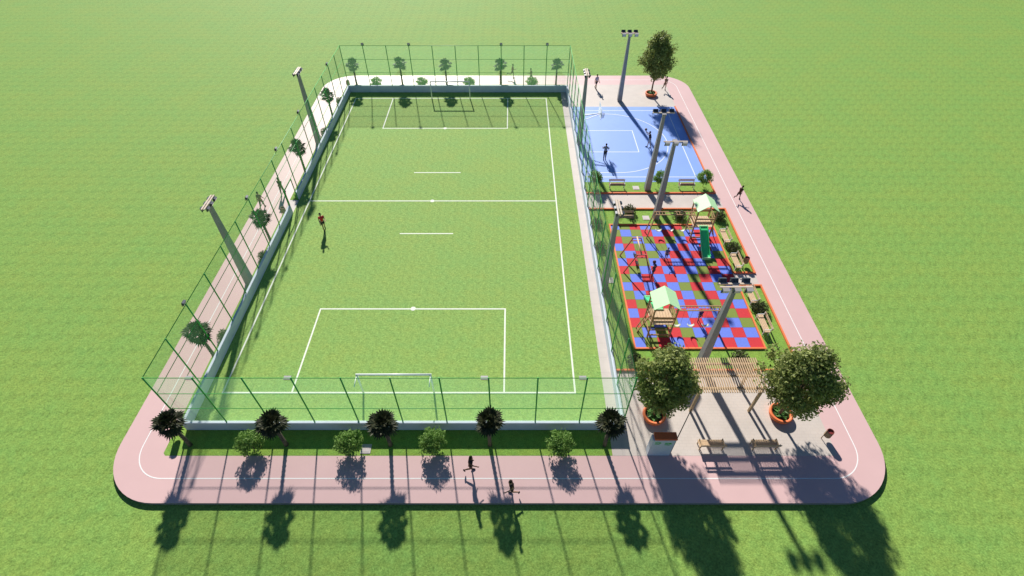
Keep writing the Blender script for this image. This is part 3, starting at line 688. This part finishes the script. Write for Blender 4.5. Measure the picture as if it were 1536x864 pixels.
# ------------------------------------------------------------------ playground
def make_tower(label, loc, rz, endm):
    t = thing('climbing_tower', label, 'play tower', loc, rz, 'wooden play towers')
    W, D = .75, .68; PZ = 1.45
    for x in (-W, W):
        for y in (-D, D):
            b = MB(); b.box(x - .045, x + .045, y - .045, y + .045, 0, 3.0); b.build('post', M['playwood'], t)
    b = MB()
    for k in range(8): b.box(-W - .05 + .2 * k, -W + .13 + .2 * k, -D - .03, D + .03, PZ - .05, PZ)
    b.build('deck', M['panelwood'], t)
    # guard boards: closed on the climbing-side back, open above the slide
    b = MB(); b.box(-W + .05, W - .05, D - .02, D + .02, PZ + .48, PZ + .70)
    b.build('guard_board', M['playwood'], t)
    b = MB()
    for s in (-1, 1):
        for z in (PZ + .2, PZ + .5, PZ + .78): b.box(s * W - .02, s * W + .02, -D + .05, D - .05, z, z + .1)
    b.box(-W + .05, W - .05, -D - .02, -D + .02, PZ + .70, PZ + .82)
    b.build('guard_rail', M['playwood'], t)
    b = MB()
    for s in (-1, 1): b.box(-W + .05, W - .05, s * D - .03, s * D + .03, .25, .36); b.box(s * W - .03, s * W + .03, -D + .05, D - .05, .55, .64)
    b.box(-W + .05, W - .05, D - .03, D + .03, .8, .88)
    b.build('brace', M['playwood'], t)
    # roof: two sloping panels with thickness, gables open
    b = MB(); e, rd, hl, th = .86, .62, .80, .04
    for s in (-1, 1):
        q = [(s * e, -hl, 2.98), (s * e, hl, 2.98), (0, hl, 2.98 + rd), (0, -hl, 2.98 + rd)]
        lo_ = [b.bm.verts.new(p) for p in q]; hi_ = [b.bm.verts.new((p[0], p[1], p[2] + th)) for p in q]
        b.bm.faces.new(lo_[::-1]); b.bm.faces.new(hi_)
        for i in range(4): b.bm.faces.new((lo_[i], lo_[(i + 1) % 4], hi_[(i + 1) % 4], hi_[i]))
    b.build('roof', M['roofgreen'], t)
    # slide to -Y
    b = MB(); pr = [(-D - .02, PZ - .02), (-D - .35, PZ - .1), (-D - 1.65, .42), (-D - 2.1, .22), (-D - 2.3, .2)]
    for (y0, z0), (y1, z1) in zip(pr, pr[1:]):
        b.bar((0, y0, z0), (0, y1, z1), .60, .04)
        for s in (-1, 1): b.bar((s * .31, y0, z0 + .07), (s * .31, y1, z1 + .07), .04, .18)
    o = b.build('slide', M['slide'], t)
    b = MB(); b.box(-.33, .33, -D - 2.42, -D - 2.305, .0, .24); b.box(-.33, .33, -D - .018, -D + .1, PZ + .005, PZ + .07); b.build('slide_end', M['slideend'], o)
    # horizontal ladder to -X
    b = MB()
    for y in (-.2, .2): b.bar((-W, y, 2.28), (-3.95, y, 2.28), .06)
    for k in range(13): b.bar((-1.0 - .235 * k, -.2, 2.28), (-1.0 - .235 * k, .2, 2.28), .035)
    b.build('horizontal_ladder', M['playwood'], t)
    b = MB()
    for y, f_ in ((-.2, -.42), (.2, .42)): b.bar((-3.9, y, 2.3), (-4.28, f_, 0), .07)
    for q in (.25, .5, .75): b.bar((-3.9 - .38 * q, -.2 - .22 * q, 2.3 - 2.3 * q), (-3.9 - .38 * q, .2 + .22 * q, 2.3 - 2.3 * q), .045)
    b.build('end_frame', M['playwood'], t)
    for k, x in enumerate((-1.35, -2.3, -3.3)):
        b = MB(); n = 8
        for i in range(n):
            a0, a1 = R(200 + 140 * i / n), R(200 + 140 * (i + 1) / n)
            b.bar((x + .24 * math.cos(a0), 0, .68 + .24 * math.sin(a0)), (x + .24 * math.cos(a1), 0, .68 + .24 * math.sin(a1)), .15, .035)
        o = b.build('swing_seat', M['seat'], t)
        b = MB()
        for s in (-1, 1): b.tube([(x + s * .22, 0, .60), (x + s * .2, 0, 2.27)], .008, 4)
        b.build('chain', M['chain'], o)
    # sloping ladder on +X
    b = MB()
    for y in (-.2, .2): b.bar((W + .02, y, PZ + .35), (W + .62, y, 0), .055)
    for k in range(5):
        q = .2 + .18 * k; b.bar((W + .02 + .6 * q, -.2, (PZ + .35) * (1 - q)), (W + .02 + .6 * q, .2, (PZ + .35) * (1 - q)), .05)
    b.build('ladder', M['playwood'], t)
    return t
make_tower('wooden play tower with mint roof whose green slide comes towards the camera', (15.5, 33.0, .03), 0, 'slide')
make_tower('wooden play tower with mint roof beside the left plaza tree, slide behind it', (10.1, 22.75, .03), math.pi, 'slideend')
# swing set
t = thing('swing_set', 'small swing set with brown frames by the left edge of the tiles', 'swing set', (9.75, 29.47, .03))
for s in (-1, 1):
    y = .97 * s
    b = MB(); b.bar((-.30, y, 1.85), (-1.06, y, 0), .075); b.bar((.30, y, 1.85), (1.06, y, 0), .075)
    b.bar((-.36, y, 1.87), (.36, y, 1.87), .09, .07); b.bar((-.42, y, 1.58), (.42, y, 1.58), .06)
    b.build('end_frame', M['swingmetal'], t)
b = MB(); b.tube([(0, -1.02, 1.93), (0, 1.02, 1.93)], .055, 10); b.build('top_beam', M['wood'], t, True)
for y in (-.42, .42):
    b = MB(); b.box(-.10, .10, y - .2, y + .2, .48, .52); b.box(-.12, -.10, y - .2, y + .2, .48, .72); o = b.build('swing_seat', M['rubber'], t, bevel=.008)
    b = MB()
    for s in (-1, 1): b.tube([(0, y + s * .19, .52), (0, y + s * .19, 1.9)], .01, 5)
    b.build('chain', M['chain'], o)

# ------------------------------------------------------------------ people
def skin_mesh(name, verts, rads, edges, root, sub=1):
    me = bpy.data.meshes.new(name); me.from_pydata(verts, edges, [])
    o = bpy.data.objects.new(name, me); C.objects.link(o)
    md = o.modifiers.new('s', 'SKIN'); md.use_smooth_shade = True
    ss = o.modifiers.new('u', 'SUBSURF'); ss.levels = sub; ss.render_levels = sub
    if not me.skin_vertices: me.attributes  # layer is made with the modifier
    lay = me.skin_vertices[0] if me.skin_vertices else None
    for i, r in enumerate(rads):
        rr_ = r if isinstance(r, tuple) else (r, r)
        lay.data[i].radius = rr_; lay.data[i].use_root = (i == root)
    dg = bpy.context.evaluated_depsgraph_get(); dg.update()
    nm = bpy.data.meshes.new_from_object(o.evaluated_get(dg))
    bpy.data.objects.remove(o); bpy.data.meshes.remove(me)
    nm.name = name
    return nm
def rot2(v, a): # rotate in the walking plane (x forward, z up)
    return Vector((v.x * math.cos(a) + v.z * math.sin(a), v.y, -v.x * math.sin(a) + v.z * math.cos(a)))
mats_c = {}
def cloth(c):
    if c not in mats_c: mats_c[c] = mat('cloth_%d' % len(mats_c), c, .85, .15, var=.08, scale=14)
    return mats_c[c]
SK = {'tan': (.40, .23, .15), 'dark': (.17, .09, .06), 'fair': (.52, .33, .25)}
def person(label, loc, face, height=1.75, skin='tan', top=(.1, .1, .1), low=(.05, .05, .06), hair=(.02, .015, .01), shoe=(.04, .04, .05),
           lean=0, legs=((20, 20), (-15, 15)), arms=((-25, 30), (25, 30)), long_legs=False, bare=False, armspread=8, lift=0.0, longhair=False):
    """legs: (thigh swing forward, knee bend) right, left; arms: (swing forward, elbow bend)"""
    t = thing('person', label, 'person', loc, math.atan2(face[1], face[0]), None)
    S = height / 1.75; V = []; RD = []; E = []
    def add(p, r, par=None):
        V.append(Vector(p)); RD.append(r); i = len(V) - 1
        if par is not None: E.append((par, i))
        return i
    la = R(lean); pel = Vector((0, 0, .93))
    def up(d): return pel + rot2(Vector((0, 0, d)), la)
    p0 = add(pel, (.115, .145)); p1 = add(up(.18), (.10, .13), p0); p2 = add(up(.38), (.11, .155), p1); p3 = add(up(.50), (.075, .10), p2)
    nk = add(up(.57), .052, p3); j1 = add(up(.63) + rot2(Vector((.015, 0, 0)), la), (.075, .068), nk); j2 = add(up(.71) + rot2(Vector((.015, 0, 0)), la), (.098, .078), j1); j3 = add(up(.79), (.065, .055), j2)
    joints = {}
    low_z = 9
    for s, (th, kn) in zip((-1, 1), legs):
        hip = pel + Vector((0, .085 * s, -.06)); d = rot2(Vector((0, 0, -1)), -R(th)); kne = hip + d * .42; d2 = rot2(Vector((0, 0, -1)), -R(th - kn)); ank = kne + d2 * .41
        fo = rot2(Vector((1, 0, -.25)).normalized(), -R((th - kn) * .9)) if abs(th - kn) > 25 else Vector((1, 0, -.3)).normalized()
        toe = ank + fo * .17
        a = add(hip, (.088, .09), p0); k_ = add(kne, .056, a); c = add((kne + ank) / 2 + d2 * -.06 + rot2(Vector((-.015, 0, 0)), -R(th - kn)), .055, k_); n_ = add(ank, .037, c); add(toe, .032, n_)
        joints[('leg', s)] = (hip, kne, ank, toe); low_z = min(low_z, ank.z - .055, toe.z - .03)
    for s, (sw, el) in zip((-1, 1), arms):
        sh = up(.46) + Vector((0, .175 * s, 0)); sp = math.sin(R(armspread)) * s
        d = rot2(Vector((0, 0, -1)), -R(sw) + la * .3); d = (d + Vector((0, sp, 0))).normalized(); elb = sh + d * .29
        d2 = rot2(Vector((0, 0, -1)), -R(sw + el)); d2 = (d2 + Vector((0, sp * .3, 0))).normalized(); wr = elb + d2 * .25; pa = wr + d2 * .075
        a = add(sh, .056, p2); e_ = add(elb, .042, a); w_ = add(wr, .029, e_); h_ = add(pa, (.020, .036), w_)
        side = d2.cross(Vector((1, 0, .2))).normalized() if abs(d2.x) < .9 else d2.cross(Vector((0, 0, 1))).normalized()
        pn = side.cross(d2).normalized()
        for f_, (off, ln) in enumerate(((-.030, .072), (-.010, .082), (.011, .078), (.030, .060))):
            q = pa + side * off + d2 * .03; q2 = q + d2 * ln * .55 + pn * .012; q3 = q2 + d2 * ln * .4 + pn * .025
            i0 = add(q, .010, h_); i1 = add(q2, .009, i0); add(q3, .007, i1)
        q = wr + d2 * .03 + side * -.03; q2 = q + side * -.03 + d2 * .03 + pn * .01; i0 = add(q, .012, w_); add(q2, .009, i0)
        joints[('arm', s)] = (sh, elb, wr, pa)
    off = Vector((0, 0, -low_z + lift))
    tr_ = lambda p: (p + off) * S
    sc_ = lambda r: tuple(x * S for x in r) if isinstance(r, tuple) else r * S
    nm = skin_mesh('body', [tr_(v) for v in V], [sc_(r) for r in RD], E, 0)
    nm.materials.append(mat_skin(skin)); bo = bpy.data.objects.new('body', nm); C.objects.link(bo); bo.parent = t
    def garment(name, vs, rs, es, root, c):
        m_ = skin_mesh(name, [tr_(v) for v in vs], [sc_(r) for r in rs], es, root); m_.materials.append(cloth(c))
        o = bpy.data.objects.new(name, m_); C.objects.link(o); o.parent = t
    if not bare:
        vs = [pel + Vector((0, 0, -.02)), up(.18), up(.38), up(.49)]; rs = [(.13, .16), (.118, .148), (.128, .172), (.085, .112)]; es = [(0, 1), (1, 2), (2, 3)]
        for s in (-1, 1):
            sh, elb, wr, pa = joints[('arm', s)]; vs += [sh, sh.lerp(elb, .62)]; rs += [.071, .058]; es += [(2, len(vs) - 2), (len(vs) - 2, len(vs) - 1)]
        garment('shirt', vs, rs, es, 0, top)
    vs = [pel + Vector((0, 0, .06))]; rs = [(.125, .155)]; es = []
    for s in (-1, 1):
        hip, kne, ank, toe = joints[('leg', s)]
        vs += [hip, hip.lerp(kne, .72)]; rs += [(.105, .106), .085]; n = len(vs); es += [(0, n - 2), (n - 2, n - 1)]
        if long_legs: vs += [kne, kne.lerp(ank, .9)]; rs += [.072, .052]; es += [(n - 1, n), (n, n + 1)]
    garment('trousers' if long_legs else 'shorts', vs, rs, es, 0, low)
    for s in (-1, 1):
        hip, kne, ank, toe = joints[('leg', s)]; d = (toe - ank).normalized()
        b = MB(); b.tube([tr_(ank + Vector((0, 0, .0)) - d * .06), tr_(ank + Vector((0, 0, -.02))), tr_(ank.lerp(toe, .6)), tr_(toe + d * .03)], [.035 * S, .05 * S, .045 * S, .026 * S], 8); b.build('shoe', cloth(shoe), t, True)
    hc = up(.72) + rot2(Vector((-.012, 0, .018)), la)
    b = MB(); res = bmesh.ops.create_icosphere(b.bm, subdivisions=3, radius=1.0)
    for v in res['verts']:
        c_ = v.co.copy(); cut = c_.x > .35 and c_.z < .45
        q = Vector((c_.x * .105, c_.y * .088, c_.z * .108 if c_.z > -.55 else -.06 - (.16 if longhair and c_.x < .2 else 0)))
        if cut: q.x = min(q.x, .05)
        v.co = tr_(hc + rot2(q, la))
    b.build('hair', cloth(hair), t, True)
    fc = up(.70) + rot2(Vector((.1, 0, 0)), la)
    b = MB()
    for s in (-1, 1): b.ball(tr_(fc + Vector((-.012, .03 * s, .012))), .013 * S, 1)
    b.build('eyes', M['rubber'], t, True)
    b = MB(); b.ball(tr_(fc + Vector((.006, 0, -.012))), .017 * S, 1, (1, .8, 1.3))
    for s in (-1, 1): b.ball(tr_(up(.70) + Vector((.005, .083 * s, 0))), .028 * S, 1, (.7, .4, 1.1))
    b.build('nose_and_ears', mat_skin(skin), t, True)
    b = MB(); b.ball(tr_(fc + Vector((-.006, 0, -.05))), .018 * S, 1, (.5, 1.4, .4)); b.build('mouth', cloth((.25, .08, .07)), t, True)
    return t
_sk = {}
def mat_skin(k):
    if k not in _sk: _sk[k] = mat('skin_' + k, SK[k], .55, .35, var=.05, scale=10)
    return _sk[k]
RUN = dict(lean=10, legs=((35, 45), (-25, 75)), arms=((-40, 80), (40, 85)))
person('runner in a dark top on the pink track, right foot kicked back, nearer the grass', (-2.30, 12.55, 0), (1, .05), 1.72, 'dark', (.03, .025, .03), (.10, .06, .05), legs=((-2, 66), (8, 10)), arms=((14, 45), (-18, 50)), lean=6, longhair=True)
person('bare-armed runner on the pink track closest to its front edge', (0.0, 11.25, 0), (-1, -.1), 1.66, 'tan', (.07, .045, .03), (.05, .035, .03), legs=((8, 14), (-2, 70)), arms=((-20, 45), (16, 50)), lean=8, armspread=20)
person('player in a red shirt and dark shorts alone on the football pitch', (-15.88, 33.65, .008), (.55, -1), 1.78, 'tan', (.62, .045, .05), (.03, .03, .045), legs=((12, 8), (-14, 14)), arms=((12, 25), (50, 40)), lean=3)
person('person walking on the left track just outside the gate', (-20.98, 38.75, 0), (-.1, -1), 1.74, 'tan', (.08, .06, .055), (.06, .045, .045), long_legs=True, legs=((18, 10), (-16, 14)), arms=((-18, 15), (18, 15)))
person('person in brown walking along the outer lane of the left track', (-22.15, 36.75, 0), (.1, 1), 1.70, 'tan', (.17, .10, .085), (.12, .07, .06), long_legs=True, legs=((16, 10), (-18, 16)), arms=((18, 20), (-18, 15)))
person('lone runner leaning forward on the right-hand track beside the playground', (20.42, 37.95, 0), (.75, .6), 1.48, 'dark', (.12, .05, .035), (.04, .03, .03), lean=24, legs=((30, 25), (-35, 80)), arms=((-50, 70), (45, 80)))
person('basketball player in a grey shirt with forearms raised, near the key line', (9.2, 44.55, .008), (.2, 1), 1.76, 'dark', (.26, .27, .33), (.05, .055, .08), long_legs=True, legs=((4, 2), (-4, 2)), arms=((10, 70), (10, 75)), armspread=22)
person('basketball player in a black top stretching up to hold the ball', (14.02, 46.85, .008), (-1, .15), 1.78, 'fair', (.025, .025, .04), (.45, .42, .42), lean=12, legs=((14, 10), (-10, 10)), arms=((112, 25), (118, 25)))
b = MB(); b.ball((0, 0, 0), .13, 3); o = b.build('basketball', M['ballor'], None, True); o.location = (13.42, 46.94, 1.98); tag(o, 'basketball held up by the player in the black top', 'ball')
person('person in a lavender shirt strolling on the far paving beside the fence', (10.12, 60.1, .004), (.6, -1), 1.76, 'tan', (.45, .40, .58), (.05, .045, .06), legs=((14, 8), (-16, 14)), arms=((-14, 15), (14, 20)))
person('runner in tan clothes half hidden behind the far leafy tree', (18.25, 59.75, .004), (.5, .8), 1.70, 'tan', (.40, .24, .17), (.35, .22, .16), lean=20, legs=((30, 40), (-30, 75)), arms=((-40, 80), (40, 80)))
person('runner in a dark red top on the far track, one leg kicked back', (0.05, 63.1, 0), (1, -.1), 1.74, 'dark', (.20, .055, .05), (.14, .06, .05), lean=6, legs=((-35, 70), (20, 25)), arms=((40, 70), (-30, 60)))
person('reddish runner on the far track partly hidden by a small tree', (2.35, 62.1, 0), (-1, 0), 1.66, 'dark', (.30, .09, .07), (.16, .07, .05), lean=6, legs=((25, 30), (-30, 70)), arms=((-40, 70), (40, 60)))
person('child in bluish clothes on the tiles in front of the far ladder swings', (12.26, 29.95, .03), (-.4, -1), 1.25, 'tan', (.10, .13, .30), (.08, .09, .20), legs=((15, 10), (-15, 15)), arms=((40, 50), (-20, 20)))
person('child in dark clothes standing right beside the swing set', (10.85, 28.1, .03), (-.2, 1), 1.22, 'dark', (.06, .06, .09), (.05, .05, .07), legs=((8, 4), (-8, 6)), arms=((30, 50), (10, 20)))
person('child in dark blue with a shadow on the red tile, under the near ladder', (13.25, 23.55, .03), (0, -1), 1.22, 'tan', (.035, .04, .16), (.20, .04, .06), legs=((10, 6), (-10, 8)), arms=((25, 40), (-10, 20)))
b = MB(); b.ball((0, 0, 0), .14, 3); o = b.build('play_ball', M['balldark'], None, True); o.location = (11.28, 29.55, .17); tag(o, 'small dark ball on the tiles between the swing set and a child', 'ball')

# ------------------------------------------------------------------ light, sky, camera
AZ, EL = 11.3, 32.3
w = bpy.data.worlds.new('World'); sc.world = w; w.use_nodes = True
nt = w.node_tree; bg = nt.nodes['Background']; sky = nt.nodes.new('ShaderNodeTexSky'); sky.sky_type = 'NISHITA'; sky.sun_disc = False
sky.sun_elevation = R(EL); sky.sun_rotation = R(-AZ); sky.air_density = 1.0; sky.dust_density = 0.0; sky.ozone_density = 6.0
nt.links.new(sky.outputs['Color'], bg.inputs['Color']); bg.inputs['Strength'].default_value = 0.05
sd = bpy.data.lights.new('sun', 'SUN'); sd.energy = 5.0; sd.angle = R(1.5); sd.color = (1.0, 0.955, 0.89)
so = bpy.data.objects.new('sun', sd); C.objects.link(so)
dv = Vector((math.sin(R(AZ)) * math.cos(R(EL)), -math.cos(R(AZ)) * math.cos(R(EL)), -math.sin(R(EL))))
so.rotation_euler = dv.to_track_quat('-Z', 'Y').to_euler(); so.location = (-20, 90, 60)
cd = bpy.data.cameras.new('camera'); cd.sensor_width = 36; cd.lens = 18.0; cd.clip_end = 2000; cd.clip_start = 0.5
co = bpy.data.objects.new('camera', cd); C.objects.link(co); co.location = (0, 0, 28); co.rotation_euler = (R(90 - 46.205), 0, 0)
sc.camera = co
sc.render.engine = 'CYCLES'
sc.view_settings.view_transform = 'Standard'; sc.view_settings.look = 'None'; sc.view_settings.gamma = 1.0; sc.view_settings.exposure = 0.5
sc.cycles.transparent_max_bounces = 16; sc.cycles.max_bounces = 6
